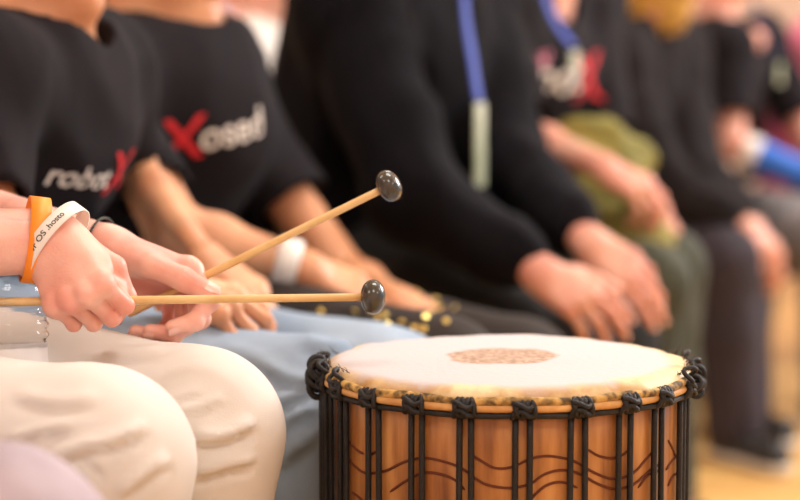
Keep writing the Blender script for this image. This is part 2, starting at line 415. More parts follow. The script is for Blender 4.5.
# ------------------------------------------------------------------ people
def person(label, group, J, skin='skin', hair='hair_brown', shirt='black_cotton', legs='dark_navy', sleeve=.55, res=.006, s=1.0, look=None, hood=False, hres=.0028, shoe='shoe',
           bulk=1.0, leg_r=1.0, long_hair=False, folds=None, lres=.006, arm=1.0, seed=1, wr=.004, lwr=.004, tors=1.0, slv=None, slr=None):
    slv = slv or dict(R=sleeve, L=sleeve); slr = slr or dict(R=1, L=1)
    P = {k: (Vector(v) if not isinstance(v, dict) else v) for k, v in J.items()}
    fw = P['face'].normalized(); up = V(0, 0, 1)
    right = P['shR'] - P['shL']; right.normalize()
    base = V(P['pelvis'].x, P['pelvis'].y, 0)
    root = empty('person', base, label, 'person', group)
    neck, head, chest, pel = P['neck'], P['head'], P['chest'], P['pelvis']
    spine = (neck - pel).normalized(); fr = right.cross(spine).normalized()   # front of the chest
    if fr.dot(fw) < 0: fr = -fr
    mid = pel.lerp(neck, .5) - fr * .015
    # ---- one continuous body
    b = Blob(); h = s
    lk = (Vector(look) if look else fw).normalized(); hr = lk.cross(up).normalized(); hu = hr.cross(lk).normalized(); ax = (lk, hr, hu)
    b.ell(head + hu * .02 * h, (.098 * h, .076 * h, .098 * h), ax, .02)
    b.ell(head + lk * .022 * h - hu * .045 * h, (.068 * h, .057 * h, .070 * h), ax, .025)
    b.ell(head + lk * .068 * h - hu * .096 * h, (.020 * h, .021 * h, .016 * h), ax, .022)       # chin
    b.cone(head + lk * .088 * h + hu * .012 * h, head + lk * .108 * h - hu * .026 * h, .009 * h, .0125 * h, .010)  # nose
    b.ell(head + lk * .080 * h + hu * .028 * h, (.018 * h, .045 * h, .010 * h), ax, .012)       # brow
    b.ell(head + lk * .087 * h - hu * .055 * h, (.012 * h, .022 * h, .010 * h), ax, .008)       # mouth mound
    for sd in (-1, 1):
        b.ell(head + hr * sd * .076 * h - lk * .008 * h, (.017 * h, .006 * h, .030 * h), ax, .005)
        b.ell(head + hr * sd * .032 * h + lk * .088 * h + hu * .010 * h, (.010 * h, .014 * h, .009 * h), ax, .006, 's')
        b.ell(head + hr * sd * .042 * h + lk * .062 * h - hu * .025 * h, (.024 * h, .020 * h, .024 * h), ax, .02)
    b.cone(head - hu * .05 * h - lk * .02 * h, neck - fr * .005, .048 * h, .050 * h, .025)
    b.cone(neck + fr * .0, chest, .060 * h, .10 * h, .05, fr, .7)
    b.cone(P['shR'], P['shL'], .036 * h, .036 * h, .015)
    b.cone(neck - spine * .02, P['shR'], .045 * h, .034 * h, .015); b.cone(neck - spine * .02, P['shL'], .045 * h, .034 * h, .015)
    b.cone(chest, mid, .125 * h * tors, .115 * h * tors, .05, fr, .62); b.cone(mid, pel, .115 * h * tors, .125 * h * tors, .05, fr, .68)
    parts = []; hands = {}
    for S in 'RL':
        sh, el, wr_ = P['sh' + S], P['el' + S], P['wr' + S]
        b.cone(sh, el, .040 * h * arm, .034 * h * arm, .02)
        fa = (wr_ - el).normalized(); m1 = el.lerp(wr_, .3); hd = P.get('hand' + S)
        hn = Vector(hd['n']) if hd else up
        b.cone(el, m1, .033 * h * arm, .036 * h * arm, .015)
        b.cone(m1, wr_ - fa * .008, .036 * h * arm, .0235 * h * arm, .015, hn, .88)
        hip, kn, an = P['hip' + S], P['kn' + S], P['an' + S]
        b.cone(hip, kn, .062 * h * leg_r, .048 * h * leg_r, .03); b.cone(kn, an, .045 * h, .034 * h, .02)
        b.cone(an, an + P['toe'] * .02 - up * .02, .034 * h, .036 * h, .02)
        if hd:
            hb, tips = hand(wr_, hd['f'], hd['n'], S == 'R', hd.get('c', RELAX), hd.get('t', THR), hd.get('s', .92) * h, hd.get('sp', (6, 1, -4, -10)), fr=hd.get('fr', 1))
            hb.cone(wr_.lerp(el, .28), wr_ + Vector(hd['f']).normalized() * .010, .0285 * h * arm, .0225 * h * arm, .012, hd['n'], .86)
            parts.append(hb.mesh(hd.get('res', hres))); hands[S] = tips
    vf = b.mesh(res)
    if hands: pass
    body = link('body', mkmesh('body', vf, *parts), skin, root)
    for S, tips in hands.items():
        for tp in tips: nb = bmesh.new(); nail_bm(nb, tp); bmobj('fingernail', nb, 'nail', root)
    # eyes, lips
    for sd in (-1, 1):
        e = bmesh.new(); c = head + hr * sd * .032 * h + lk * .077 * h + hu * .010 * h
        bmesh.ops.create_uvsphere(e, u_segments=16, v_segments=10, radius=.0125 * h, matrix=Matrix.Translation(c)); eo = bmobj('eye', e, 'eye', root)
        e = bmesh.new(); bmesh.ops.create_uvsphere(e, u_segments=12, v_segments=8, radius=.0055 * h, matrix=Matrix.Translation(c + lk * .0082 * h)); bmobj('iris', e, 'iris', eo)
    e = Blob(); e.pad = .003
    e.cone(head + lk * .097 * h - hu * .052 * h - hr * .018 * h, head + lk * .099 * h - hu * .052 * h, .0025, .005, .004); e.cone(head + lk * .097 * h - hu * .052 * h + hr * .018 * h, head + lk * .099 * h - hu * .052 * h, .0025, .005, .004)
    e.cone(head + lk * .095 * h - hu * .061 * h - hr * .014 * h, head + lk * .097 * h - hu * .061 * h + hr * .014 * h, .0045, .0045, .004)
    link('lips', mkmesh('lips', e.mesh(.0018)), 'lip', root)
    # hair
    g = Blob(); g.ell(head + hu * .032 * h - lk * .012 * h, (.105 * h, .087 * h, .100 * h), ax, .02)
    if long_hair:
        g.cone(head - lk * .05 * h, neck - fr * .055 - up * .01, .085 * h, .078 * h, .04); g.cone(head + hr * .06 * h - hu * .02, neck + hr * .07 * h + up * .02, .045 * h, .040 * h, .03); g.cone(head - hr * .06 * h - hu * .02, neck - hr * .07 * h + up * .02, .045 * h, .040 * h, .03)
    else: g.ell(head - hu * .02 * h - lk * .05 * h, (.060 * h, .072 * h, .07 * h), ax, .03)
    g.ell(head + lk * .085 * h - hu * .05 * h, (.075 * h, .066 * h, .105 * h), ax, .01, 's')
    g.dispf = wrinkle(.004, 120, seed, (1, 1, .2))
    link('hair', mkmesh('hair', g.mesh(.005)), hair, root)
    # ---- top
    t = Blob(); k_ = bulk * h; o = .010
    t.cone(chest, mid - fr * .0, .150 * k_ * tors, .138 * k_ * tors, .05, fr, .66); t.cone(mid, pel + up * .0, .138 * k_ * tors, .150 * k_ * tors, .06, fr, .72)
    t.cone(neck - spine * .045, chest, .075 * k_, .13 * k_ * tors, .05, fr, .7)
    for S in 'RL':
        sh, el, wr_ = P['sh' + S], P['el' + S], P['wr' + S]
        t.cone(neck - spine * .03, sh, .050 * k_, .050 * k_, .04)
        if sleeve <= 1:
            e_ = sh.lerp(el, slv[S] + .1); t.cone(sh, e_, .058 * k_ * slr[S], .062 * k_ * arm * slr[S], .04)
            t.cone(sh, chest, .058 * k_, .10 * k_, .05)
        else:
            t.cone(sh, el, .062 * k_, .056 * k_, .05); t.cone(sh, chest, .058 * k_, .11 * k_, .05); t.cone(el, wr_.lerp(el, .22), .054 * k_, .040 * k_, .03); t.cone(wr_.lerp(el, .28), wr_.lerp(el, .17), .042 * k_, .036 * k_, .01)
    if sleeve > 1: t.cone(neck - spine * .02, neck + spine * .012, .078, .074, .02)
    if hood: t.cone(neck - fr * .06 + up * .01, neck - fr * .10 - up * .05, .062, .075, .04); t.cone(neck - spine * .02, neck + spine * .012, .078, .074, .02)
    W1 = wrinkle(wr, 22, seed + 3, (1, 1, .6)); t.dispf = W1
    c = Blob(); c.ops = [('u', t.eval, 0)]; c.lo, c.hi = t.lo, t.hi
    c.plane(pel - spine * .05, -spine, .004)
    nh = Blob(); nh.cone(neck + fr * .008 * h - spine * .028, neck + spine * .12 + fr * .03, (.057 if sleeve <= 1 else .055) * h, .066 * h, 0); c.sub(nh, .004, 's')
    if sleeve <= 1: nh = Blob(); nh.cone(neck + fr * .045 * h - spine * .050 * h, neck + spine * .05 + fr * .06, .044 * h, .052 * h, 0); c.sub(nh, .006, 's')
    for S in 'RL':
        sh, el, wr_ = P['sh' + S], P['el' + S], P['wr' + S]
        if sleeve <= 1:
            ad = (el - sh).normalized(); end = sh.lerp(el, slv[S]); q = Blob(); q.cone(end, end + ad * .25, .085 * k_, .09 * k_, 0); q2 = Blob(); q2.ops = [('u', q.eval, 0)]; q2.plane(end, -ad, .001); c.sub(q2, .003, 's')
            q = Blob(); q.cone(end - ad * .05, end + ad * .03, .047 * h * arm, .052 * k_ * arm, 0); c.sub(q, .003, 's')
    top = link('hoodie' if hood else 't_shirt' if sleeve <= 1 else 'jacket', mkmesh('top', c.mesh(res)), shirt, root)
    # ---- trousers
    l = Blob(); r_ = leg_r * h
    l.cone(P['hipR'], P['hipL'], .085 * r_, .085 * r_, .04); l.cone(pel - up * .01, pel + up * .05, .12 * h, .11 * h, .05, fr, .75)
    for S in 'RL':
        hip, kn, an = P['hip' + S], P['kn' + S], P['an' + S]
        l.cone(hip, kn, .084 * r_, .064 * r_, .03); l.cone(kn, kn.lerp(an, .45), .062 * r_, .055 * r_, .025); l.cone(kn.lerp(an, .45), an, .055 * r_, .052 * r_, .02)
    l.dispf = wrinkle(lwr, 26, seed + 9, (1, 1, 1)); c = Blob(); c.ops = [('u', l.eval, 0)]; c.lo, c.hi = l.lo, l.hi
    for S in 'RL':
        an = P['an' + S]; q = Blob(); q.cone(an - up * .05, an - up * .09, .12, .12, 0); q2 = Blob(); q2.ops = [('u', q.eval, 0)]; q2.plane(an - up * .035, up, .001); c.sub(q2, .003, 's')
    v, f = c.mesh(lres)
    if folds: v = apply_folds(v, f, folds)
    tr = link('trousers', mkmesh('trousers', (v, f)), legs, root)
    # ---- shoes
    for S in 'RL':
        an = P['an' + S]; to = P['toe'].normalized(); g0 = V(an.x, an.y, 0)
        q = Blob(); q.cone(g0 - to * .03 + up * .045, g0 + to * .14 + up * .038, .042, .036, .02, up, .9); q.cone(g0 + up * .05 - to * .015, an + up * .01, .04, .045, .02); q.plane(g0 + up * .012, -up, .001)
        so = link('shoe', mkmesh('shoe', q.mesh(.005)), shoe, root)
        q = Blob(); q.cone(g0 - to * .032 + up * .02, g0 + to * .145 + up * .02, .044, .040, .01); q.plane(g0 + up * .022, up, .001); q.plane(g0 + up * .0015, -up, .001)
        link('sole', mkmesh('sole', q.mesh(.005)), 'shoe_sole', so)
    return dict(root=root, top=top, trousers=tr, body=body, fr=fr, spine=spine, right=right, P=P)

def apply_folds(v, f, folds):
    """press creases into cloth along drawn lines"""
    e1 = v[f[:, 2]] - v[f[:, 0]]; e2 = v[f[:, 3]] - v[f[:, 1]]; fn = np.cross(e1, e2); n = np.zeros_like(v)
    for k in range(4): np.add.at(n, f[:, k], fn)
    n /= np.linalg.norm(n, axis=1)[:, None] + 1e-12
    p = v - np.array(CAM); d = p @ np.array(CF); px = 400 + FPX * (p @ np.array(CR)) / d; py = 250 - FPX * (p @ np.array(CU)) / d
    vis = np.clip(-(n * p).sum(1) / np.linalg.norm(p, axis=1) * 3 + .3, 0, 1); off = np.zeros(len(v)); Q = np.stack([px, py], 1)
    for line, amp, w, dr in folds:
        pts = [Vector((a, b, 0)) for a, b in line]; pts = np.array([[q.x, q.y] for q in spline(pts, 5)])
        best = np.full(len(v), 1e9); sg = np.zeros(len(v)); tt = np.zeros(len(v)); m = len(pts) - 1
        for i in range(m):
            a, b = pts[i], pts[i + 1]; ab = b - a; L = ab @ ab + 1e-9; t = np.clip(((Q - a) @ ab) / L, 0, 1); r = Q - a - t[:, None] * ab; dd = np.linalg.norm(r, axis=1)
            cr = ab[0] * (Q[:, 1] - a[1]) - ab[1] * (Q[:, 0] - a[0]); u = dd < best; best[u] = dd[u]; sg[u] = np.sign(cr[u]); tt[u] = (i + t[u]) / m
        fade = np.clip(np.sin(np.clip(tt, 0, 1) * PI) * 1.6, 0, 1)
        s_ = best * sg
        prof = np.exp(-((s_ + w * .6) / w) ** 2) - .9 * np.exp(-((s_ - w * .45) / (w * .7)) ** 2)
        off += amp * prof * fade * vis * ((d > dr[0]) & (d < dr[1]))
    return v + n * off[:, None]

# ------------------------------------------------------------------ print and text helpers
def text_mesh(s, size, shear=0):
    cu = bpy.data.curves.new('t', 'FONT'); cu.body = s; cu.size = size; cu.align_x = 'CENTER'; cu.align_y = 'CENTER'; cu.shear = shear; cu.offset = size * .012
    o = bpy.data.objects.new('t', cu); COL.objects.link(o); dg = bpy.context.evaluated_depsgraph_get(); dg.update()
    me = bpy.data.meshes.new_from_object(o.evaluated_get(dg)); bpy.data.objects.remove(o); bpy.data.curves.remove(cu)
    bm = bmesh.new(); bm.from_mesh(me); bmesh.ops.triangulate(bm, faces=bm.faces)
    for _ in range(2): bmesh.ops.subdivide_edges(bm, edges=[e for e in bm.edges if e.calc_length() > size * .12], cuts=1)
    bmesh.ops.triangulate(bm, faces=bm.faces)
    return bm
def project(bm, org, ux, uy, target, off=.002):
    tm = target.data; bo = base_of(target)
    bvh = BVHTree.FromPolygons([v.co + bo for v in tm.vertices], [tuple(p.vertices) for p in tm.polygons])
    nz = ux.cross(uy).normalized()
    for v in bm.verts:
        q = org + ux * v.co.x + uy * v.co.y + nz * .3; h = bvh.ray_cast(q, -nz, .6)
        v.co = (h[0] + nz * off) if h[0] is not None else org + ux * v.co.x + uy * v.co.y
def logo(p, px, ax_, ux, segs, size):
    """chest print pressed on the cloth; px is where the piece at offset ax_ sits"""
    ux = ux.normalized(); nz = p['fr']; ux = (ux - nz * ux.dot(nz)).normalized(); uy = nz.cross(ux).normalized(); tm = p['top'].data; bo = base_of(p['top'])
    bv = BVHTree.FromPolygons([v.co + bo for v in tm.vertices], [tuple(q.vertices) for q in tm.polygons]); h = bv.ray_cast(CAM, (at(*px, 1) - CAM).normalized(), 9)
    if h[0] is None: h = bv.find_nearest(at(*px, (p['P']['chest'] - CAM).dot(CF)))
    org = h[0] - ux * ax_ * size; lg = None
    for s_, m, cx, cy, sz in segs:
        bm = text_mesh(s_, size * sz, .15)
        for v in bm.verts: v.co += V(cx * size, cy * size, 0)
        project(bm, org, ux, uy, p['top']); o = bmobj('chest_print' if lg is None else 'print_lettering', bm, m, p['top'] if lg is None else lg)
        lg = lg or o

# ------------------------------------------------------------------ small worn things
def band(name, m, c, ax, n, ra, rb, w, parent, th=.0008, tilt=None, seam=True):
    """paper wristband: an oval strip round the wrist"""
    ax = Vector(ax).normalized(); n = Vector(n); n = (n - ax * n.dot(ax)).normalized(); s_ = ax.cross(n); bm = bmesh.new(); N = 48; R = []
    for k in range(N):
        a = 2 * PI * k / N; q = []
        for (rr, zz) in ((0, -w / 2), (th, -w / 2), (th, w / 2), (0, w / 2)):
            q.append(bm.verts.new(Vector(c) + n * math.cos(a) * (rb + rr) + s_ * math.sin(a) * (ra + rr) + ax * zz))
        R.append(q)
    for k in range(N):
        A, B = R[k], R[(k + 1) % N]
        for j in range(4): bm.faces.new((A[j], B[j], B[(j + 1) % 4], A[(j + 1) % 4]))
    bmesh.ops.recalc_face_normals(bm, faces=bm.faces)
    o = bmobj(name, bm, m, parent)
    return o, (lambda u, v, e=.0012: Vector(c) + n * math.cos(u) * (rb + e) + s_ * math.sin(u) * (ra + e) + ax * v)

def wrapmesh(name, m, a, b, ra, rb, parent, f=1, n=None, res=.004):
    q = Blob(); q.cone(a, b, ra, rb, .01, n, f); ad = (Vector(b) - Vector(a)).normalized(); q.plane(b, ad, .001); q.plane(a, -ad, .001)
    return link(name, mkmesh(name, q.mesh(res)), m, parent)

def ankle(kn, dx=0, dy=0): return V(kn[0] + dx, kn[1] + dy, .085)
FW = V(.9, -.43, 0).normalized()

# ================================================================== THE PEOPLE
GR = 'people sitting in the row behind the drum'
# ---- the mallet player
def hd(f, n, **k): return dict(f=V(*f), n=V(*n), **k)
wR = at(52, 236, 1.50); wL = at(100, 247, 1.62)
FIST = [(80, 92, 62), (84, 95, 62), (84, 96, 62), (80, 92, 60)]
folds = [([(4, 446), (40, 436), (74, 428)], .004, 7, (0, 1.47)), ([(44, 470), (80, 454), (120, 444), (150, 428)], .006, 8, (0, 1.47)), ([(78, 466), (88, 472), (98, 484)], -.006, 5, (0, 1.47)),
         ([(194, 444), (224, 441), (258, 426)], .008, 8, (1.3, 1.7)), ([(166, 406), (184, 398), (204, 393)], .002, 6, (1.44, 1.7)), ([(190, 480), (224, 470), (258, 462)], .006, 7, (1.4, 1.7)),
         ([(80, 360), (120, 361), (165, 354)], .002, 7, (1.44, 1.8)), ([(172, 416), (200, 411), (226, 400)], .003, 6, (1.44, 1.7)), ([(120, 500), (150, 476), (172, 462)], .005, 8, (0, 1.47)), ([(10, 400), (60, 408), (100, 402)], .003, 9, (0, 1.47))]
knR = at(97, 462, 1.38); knL = at(197, 434, 1.53)
P0 = person('player in cream trousers holding two mallets beside the drum, body cut by left edge', GR, dict(
    pelvis=V(-.68, 1.62, .54), chest=V(-.64, 1.60, .86), neck=V(-.62, 1.59, 1.00), head=V(-.58, 1.57, 1.15), face=FW,
    shR=V(-.66, 1.44, .95), shL=V(-.55, 1.75, .96), elR=at(-235, 262, 1.44), elL=at(-185, 175, 1.72), wrR=wR, wrL=wL,
    handR=hd((.40, -.66, -.62), (-.35, -.67, .46), c=FIST, t=[(.6, .35, -.7), (.5, -.3, -.8), (.0, -.8, -.5)], s=.80, res=.0016, sp=(4, 1, -3, -7)),
    handL=hd((.93, -.05, -.36), (.28, .62, .74), c=[(40, 62, 40), (58, 66, 40), (66, 64, 36), (66, 56, 30)], t=[(.85, .5, -.25), (.97, .15, -.12), (.98, -.05, -.1)], s=.93, res=.0016),
    hipR=V(-.66, 1.50, .585), hipL=V(-.60, 1.74, .60), knR=knR, knL=knL, anR=ankle(knR, .0, .02), anL=ankle(knL, -.02, .02), toe=FW), skin='skin', legs='beige', shirt='black_cotton', hair='hair_brown', lres=.0045, folds=folds, leg_r=1.04, lwr=.0016, seed=4)
fR = (wR - at(-235, 262, 1.44)).normalized()
o, _ = band('orange_wristband', 'orange_band', at(35, 240, 1.50), fR + V(.0, 0, -.22), (-.35, -.67, .42), .0350, .0300, .016, P0['root'])
axw = V(.74, -.26, -.50).normalized()
wc = at(54, 243, 1.497); o, wf = band('white_wristband', 'white_band', wc, axw, (-.35, -.67, .42), .0355, .0290, .0125, P0['root'])
# lettering on the white wristband
bm = text_mesh("illovr OS .hosto", .0066)
nz = V(-.35, -.67, .42)
a_ = axw; nn = (nz - a_ * nz.dot(a_)).normalized(); ss = a_.cross(nn)
tocam = (CAM - wc); u0 = math.atan2(tocam.dot(ss), tocam.dot(nn))
for v in bm.verts: v.co = wf(u0 - v.co.x / .031, -v.co.y)
bmobj('wristband_lettering', bm, 'ink', o)
fL = (wL - at(-185, 175, 1.72)).normalized()
hb = bmesh.new(); hc = at(101, 238, 1.62); nn = V(.2, .6, .75); nn = (nn - fL * nn.dot(fL)).normalized(); ss = fL.cross(nn)
tube_bm(hb, [at(101, 246, 1.62) + (nn * math.cos(a) * .0235 + ss * math.sin(a) * .0265) for a in [2 * PI * k / 40 for k in range(40)]], .0012, 8, closed=True)
bmobj('hair_tie', hb, 'hair_tie', P0['root'])

# ---- mallets
def mallet(tail, head, hdir, lab):
    tail, head = Vector(tail), Vector(head); d = (head - tail).normalized()
    root = empty('drum_mallet', tail, lab, 'mallet', 'mallets in the player\'s hands')
    bm = bmesh.new(); pts = [tail - d * .001, tail, tail + d * .004] + [tail.lerp(head, k / 10) for k in range(1, 11)]
    tube_bm(bm, pts, [.0012, .0030, .0037] + [.0037 - .0006 * k / 10 for k in range(1, 11)], 16); bmobj('handle', bm, 'stick', root)
    bm = bmesh.new(); prof = []
    for k in range(25):
        a = PI * k / 24; prof.append((.0138 * math.sin(a) ** .85 if 0 < k < 24 else 0, -.0098 * math.cos(a)))
    q = d.to_track_quat('Z', 'Y').to_matrix(); lathe_bm(bm, prof, 40, head, rot=q); bmobj('mallet_head', bm, 'rubber', root)
    return root
mallet(at(-70, 303, 1.485), at(373, 297, 1.49), None, 'lower mallet held level in the fist with wristbands')
mallet(at(128, 314, 1.60), at(389, 186, 1.585), None, 'raised mallet slanting upward with shiny black head')

# ---- nearest person, only a knee in the corner
k1 = at(2, 565, 1.10); k2 = at(-80, 560, 1.25)
PA = person('person in greyish lilac trousers, one blurred knee in the lower left corner', GR, dict(
    pelvis=V(-.80, 1.18, .53), chest=V(-.84, 1.14, .86), neck=V(-.84, 1.12, 1.0), head=V(-.80, 1.09, 1.15), face=FW, shR=V(-.91, .98, .95), shL=V(-.78, 1.28, .96),
    elR=V(-.82, .93, .72), elL=V(-.66, 1.28, .72), wrR=V(-.62, .95, .66), wrL=V(-.54, 1.20, .66), handR=hd((.9, -.2, -.2), (0, 0, 1)), handL=hd((.9, -.4, -.2), (0, 0, 1)),
    hipR=V(-.75, 1.06, .53), hipL=V(-.72, 1.28, .53), knR=k2 - V(0, .1, 0), knL=k1, anR=ankle(k2, 0, -.08), anL=ankle(k1), toe=FW), legs='lilac', seed=11, res=.008, lres=.006)

# ---- P1
kr = at(305, 412, 1.78); kl = at(382, 392, 1.98)
wr1 = at(155, 284, 1.80)
F1 = [([(262, 372), (290, 384), (318, 386)], .007, 8, (1.6, 2.1)), ([(268, 412), (288, 404), (312, 390)], .008, 8, (1.6, 2.1)), ([(272, 440), (290, 424), (318, 412)], .008, 8, (1.6, 2.1)), ([(284, 470), (300, 450), (318, 440)], .007, 8, (1.6, 2.1)), ([(215, 352), (250, 362), (280, 380)], .004, 9, (1.6, 2.1)), ([(300, 345), (325, 352), (355, 350)], .005, 8, (1.6, 2.3))]
P1 = person('teenager in black printed T-shirt and faded jeans, seated second from the left, chin at top', GR, dict(
    pelvis=at(-90, 290, 2.08), chest=at(28, 130, 2.08), neck=at(4, 50, 2.07), head=at(40, -84, 2.06), face=V(.93, -.36, 0),
    shR=at(-22, 78, 1.93), shL=at(94, 70, 2.2), elR=at(-5, 215, 1.84), elL=at(137, 166, 2.26), wrR=wr1, wrL=at(203, 256, 2.06),
    handR=hd((.95, .1, -.22), (.1, -.35, .9), c=[(25, 30, 20), (28, 35, 20), (40, 45, 20), (45, 50, 20)], s=.9), handL=hd((.85, -.35, -.5), (.3, -.2, .9)),
    hipR=at(-80, 352, 1.95), hipL=at(-20, 335, 2.18), knR=kr, knL=kl, anR=ankle(kr, -.02, 0), anL=ankle(kl, -.02, 0), toe=FW), skin='skin_tan', legs='jeans', folds=F1, seed=21, s=.95, lwr=.006, wr=.006, leg_r=1.1, bulk=.98, arm=.66, slv=dict(R=.92, L=.92), look=(.85, -.5, -.05))
o, _ = band('orange_wristband', 'orange_band', wr1 + V(.012, 0, -.002), (.95, .1, -.22), (.1, -.35, .9), .029, .023, .014, P1['root'])
# ---- P2
kr = at(440, 375, 2.1); kl = at(520, 372, 2.35); w2 = at(300, 266, 2.27)
P2 = person('person in black T-shirt with red and white print, arms crossed on the lap', GR, dict(
    pelvis=at(125, 280, 2.6), chest=at(180, 120, 2.55), neck=at(146, 42, 2.54), head=at(158, -54, 2.52), face=FW,
    shR=at(92, 72, 2.38), shL=at(223, 110, 2.7), elR=at(176, 234, 2.26), elL=at(348, 282, 2.62), wrR=w2, wrL=at(392, 300, 2.42),
    handR=hd((.85, .3, -.35), (.1, -.5, .85), s=.9), handL=hd((.85, -.4, -.25), (.1, -.3, .95), c=[(15, 20, 10), (18, 22, 12), (22, 26, 14), (28, 30, 16)], s=.92),
    hipR=at(150, 315, 2.45), hipL=at(215, 300, 2.7), knR=kr, knL=kl, anR=ankle(kr), anL=ankle(kl), toe=FW), skin='skin_tan', legs='dark_brown', hair='hair_dark', seed=31, s=1.0, slv=dict(R=.98, L=.56), slr=dict(R=.76, L=1), wr=.006, tors=1.05)
fa = (w2 - at(176, 234, 2.26)).normalized()
band('white_wristband', 'white_band', w2 - fa * .016, fa, (.1, -.5, .85), .030, .0285, .028, P2['root'])
# ---- P3
kr = at(565, 358, 2.68); kl = at(612, 345, 2.9)
P3 = person('person in plain black hoodie with blue lanyard, hands hanging over the knees', GR, dict(
    pelvis=at(350, 225, 3.1), chest=at(385, 50, 3.05), neck=at(420, -55, 3.0), head=at(450, -150, 2.95), face=FW,
    shR=at(345, 5, 2.85), shL=at(470, -15, 3.22), elR=at(415, 195, 2.76), elL=at(500, 150, 3.06), wrR=at(535, 270, 2.60), wrL=at(585, 240, 2.80),
    handR=hd((.78, -.32, -.42), (-.05, -.75, .6), c=[(20, 25, 12), (24, 28, 14), (30, 30, 16), (34, 34, 16)], s=.85), handL=hd((.72, -.3, -.50), (-.05, -.8, .55), c=[(14, 22, 12), (20, 26, 14), (26, 30, 16), (34, 34, 16)], s=.90),
    hipR=at(375, 268, 2.98), hipL=at(420, 250, 3.22), knR=kr, knL=kl, anR=ankle(kr), anL=ankle(kl), toe=FW), skin='skin_pink', shirt='hoodie', legs='dark_navy', hood=True, sleeve=2, s=1.08, bulk=1.15, seed=41, wr=.009, tors=1.1)
# ---- P4
kr = at(650, 285, 3.1); kl = at(668, 268, 3.4)
P4 = person('person in black T-shirt with blurred pink and white print, bare forearm over an olive jacket', GR, dict(
    pelvis=at(430, 205, 3.65), chest=at(520, 75, 3.6), neck=at(545, -25, 3.55), head=at(568, -115, 3.5), face=FW,
    shR=at(487, 15, 3.42), shL=at(590, 5, 3.72), elR=at(522, 138, 3.25), elL=at(600, 130, 3.65), wrR=at(598, 164, 3.10), wrL=at(625, 185, 3.4),
    handR=hd((.85, -.2, -.42), (.2, -.5, .8), s=.92, c=[(30, 35, 20), (34, 38, 20), (38, 42, 20), (42, 44, 20)]), handL=hd((.8, -.3, -.5), (.2, -.2, .9)),
    hipR=at(480, 242, 3.5), hipL=at(510, 235, 3.7), knR=kr, knL=kl, anR=ankle(kr), anL=ankle(kl), toe=FW), skin='skin_pink', legs='olive_dark', seed=51, s=1.03, slv=dict(R=.86, L=1.0), wr=.008)
# ---- P5
kr = at(724, 262, 4.12); kl = at(734, 258, 4.39)
P5 = person('blond person in plain dark jacket leaning forward, black trousers and black shoes', GR, dict(
    pelvis=at(560, 195, 4.65), chest=at(612, 85, 4.55), neck=at(640, 25, 4.44), head=at(655, -36, 4.39), face=FW,
    shR=at(612, 62, 4.30), shL=at(672, 50, 4.65), elR=at(655, 180, 4.23), elL=at(690, 170, 4.49), wrR=at(742, 222, 4.12), wrL=at(752, 225, 4.28),
    handR=hd((.62, -.2, -.6), (.3, -.6, .6), s=.85), handL=hd((.5, -.2, -.6), (.3, -.2, .8)),
    hipR=at(585, 232, 4.49), hipL=at(605, 225, 4.73), knR=kr, knL=kl, anR=ankle(kr, .03), anL=ankle(kl, .03), toe=V(.45, -.9, 0)), skin='skin_pink', shirt='jacket', legs='soft_black', hair='hair_blond', long_hair=True, sleeve=2, s=1.08, bulk=1.22, seed=61, wr=.008, look=(.5, .8, -.25), leg_r=1.15)
# ---- P6
kr = at(835, 240, 4.57); kl = at(880, 235, 4.83)
w6 = at(812, 178, 4.73)
P6 = person('person in black T-shirt with bright blue forearm sleeve and grey jeans', GR, dict(
    pelvis=at(672, 195, 5.15), chest=at(715, 85, 5.09), neck=at(716, 22, 5.04), head=at(728, -50, 5.00), face=FW,
    shR=at(728, 48, 4.85), shL=at(760, 38, 5.23), elR=at(733, 146, 4.78), elL=at(815, 150, 5.15), wrR=w6, wrL=at(860, 200, 4.94),
    handR=hd((.9, -.2, -.2), (.2, -.3, .9)), handL=hd((.9, -.2, -.2), (.2, -.3, .9)),
    hipR=at(688, 226, 5.04), hipL=at(705, 220, 5.27), knR=kr, knL=kl, anR=ankle(kr), anL=ankle(kl), toe=FW), skin='skin_pink', legs='grey_jeans', seed=71, s=1.06, sleeve=.72, bulk=1.0, leg_r=1.2)
e6 = at(733, 146, 4.78); wrapmesh('blue_arm_sleeve', 'blue_sleeve', e6.lerp(w6, .3), w6, .042, .034, P6['root']); wrapmesh('white_arm_band', 'white_band', e6.lerp(w6, .14), e6.lerp(w6, .32), .043, .044, P6['root'])
# ---- P7
P7 = person('person in a pink top, a sliver at the right edge of the photo', GR, dict(
    pelvis=V(1.18, 5.60, .53), chest=V(1.24, 5.55, .86), neck=V(1.26, 5.53, 1.0), head=V(1.29, 5.51, 1.15), face=FW, shR=V(1.17, 5.38, .93), shL=V(1.32, 5.69, .95),
    elR=V(1.20, 5.33, .68), elL=V(1.42, 5.65, .68), wrR=V(1.42, 5.29, .65), wrL=V(1.54, 5.49, .65), handR=hd((.9, -.2, -.2), (0, 0, 1)), handL=hd((.9, -.4, -.2), (0, 0, 1)),
    hipR=V(1.22, 5.49, .53), hipL=V(1.28, 5.68, .53), knR=V(1.60, 5.30, .53), knL=V(1.66, 5.47, .53), anR=V(1.60, 5.30, .085), anL=V(1.66, 5.47, .085), toe=FW), skin='skin_pink', shirt='magenta', legs='soft_black', seed=81, res=.008)
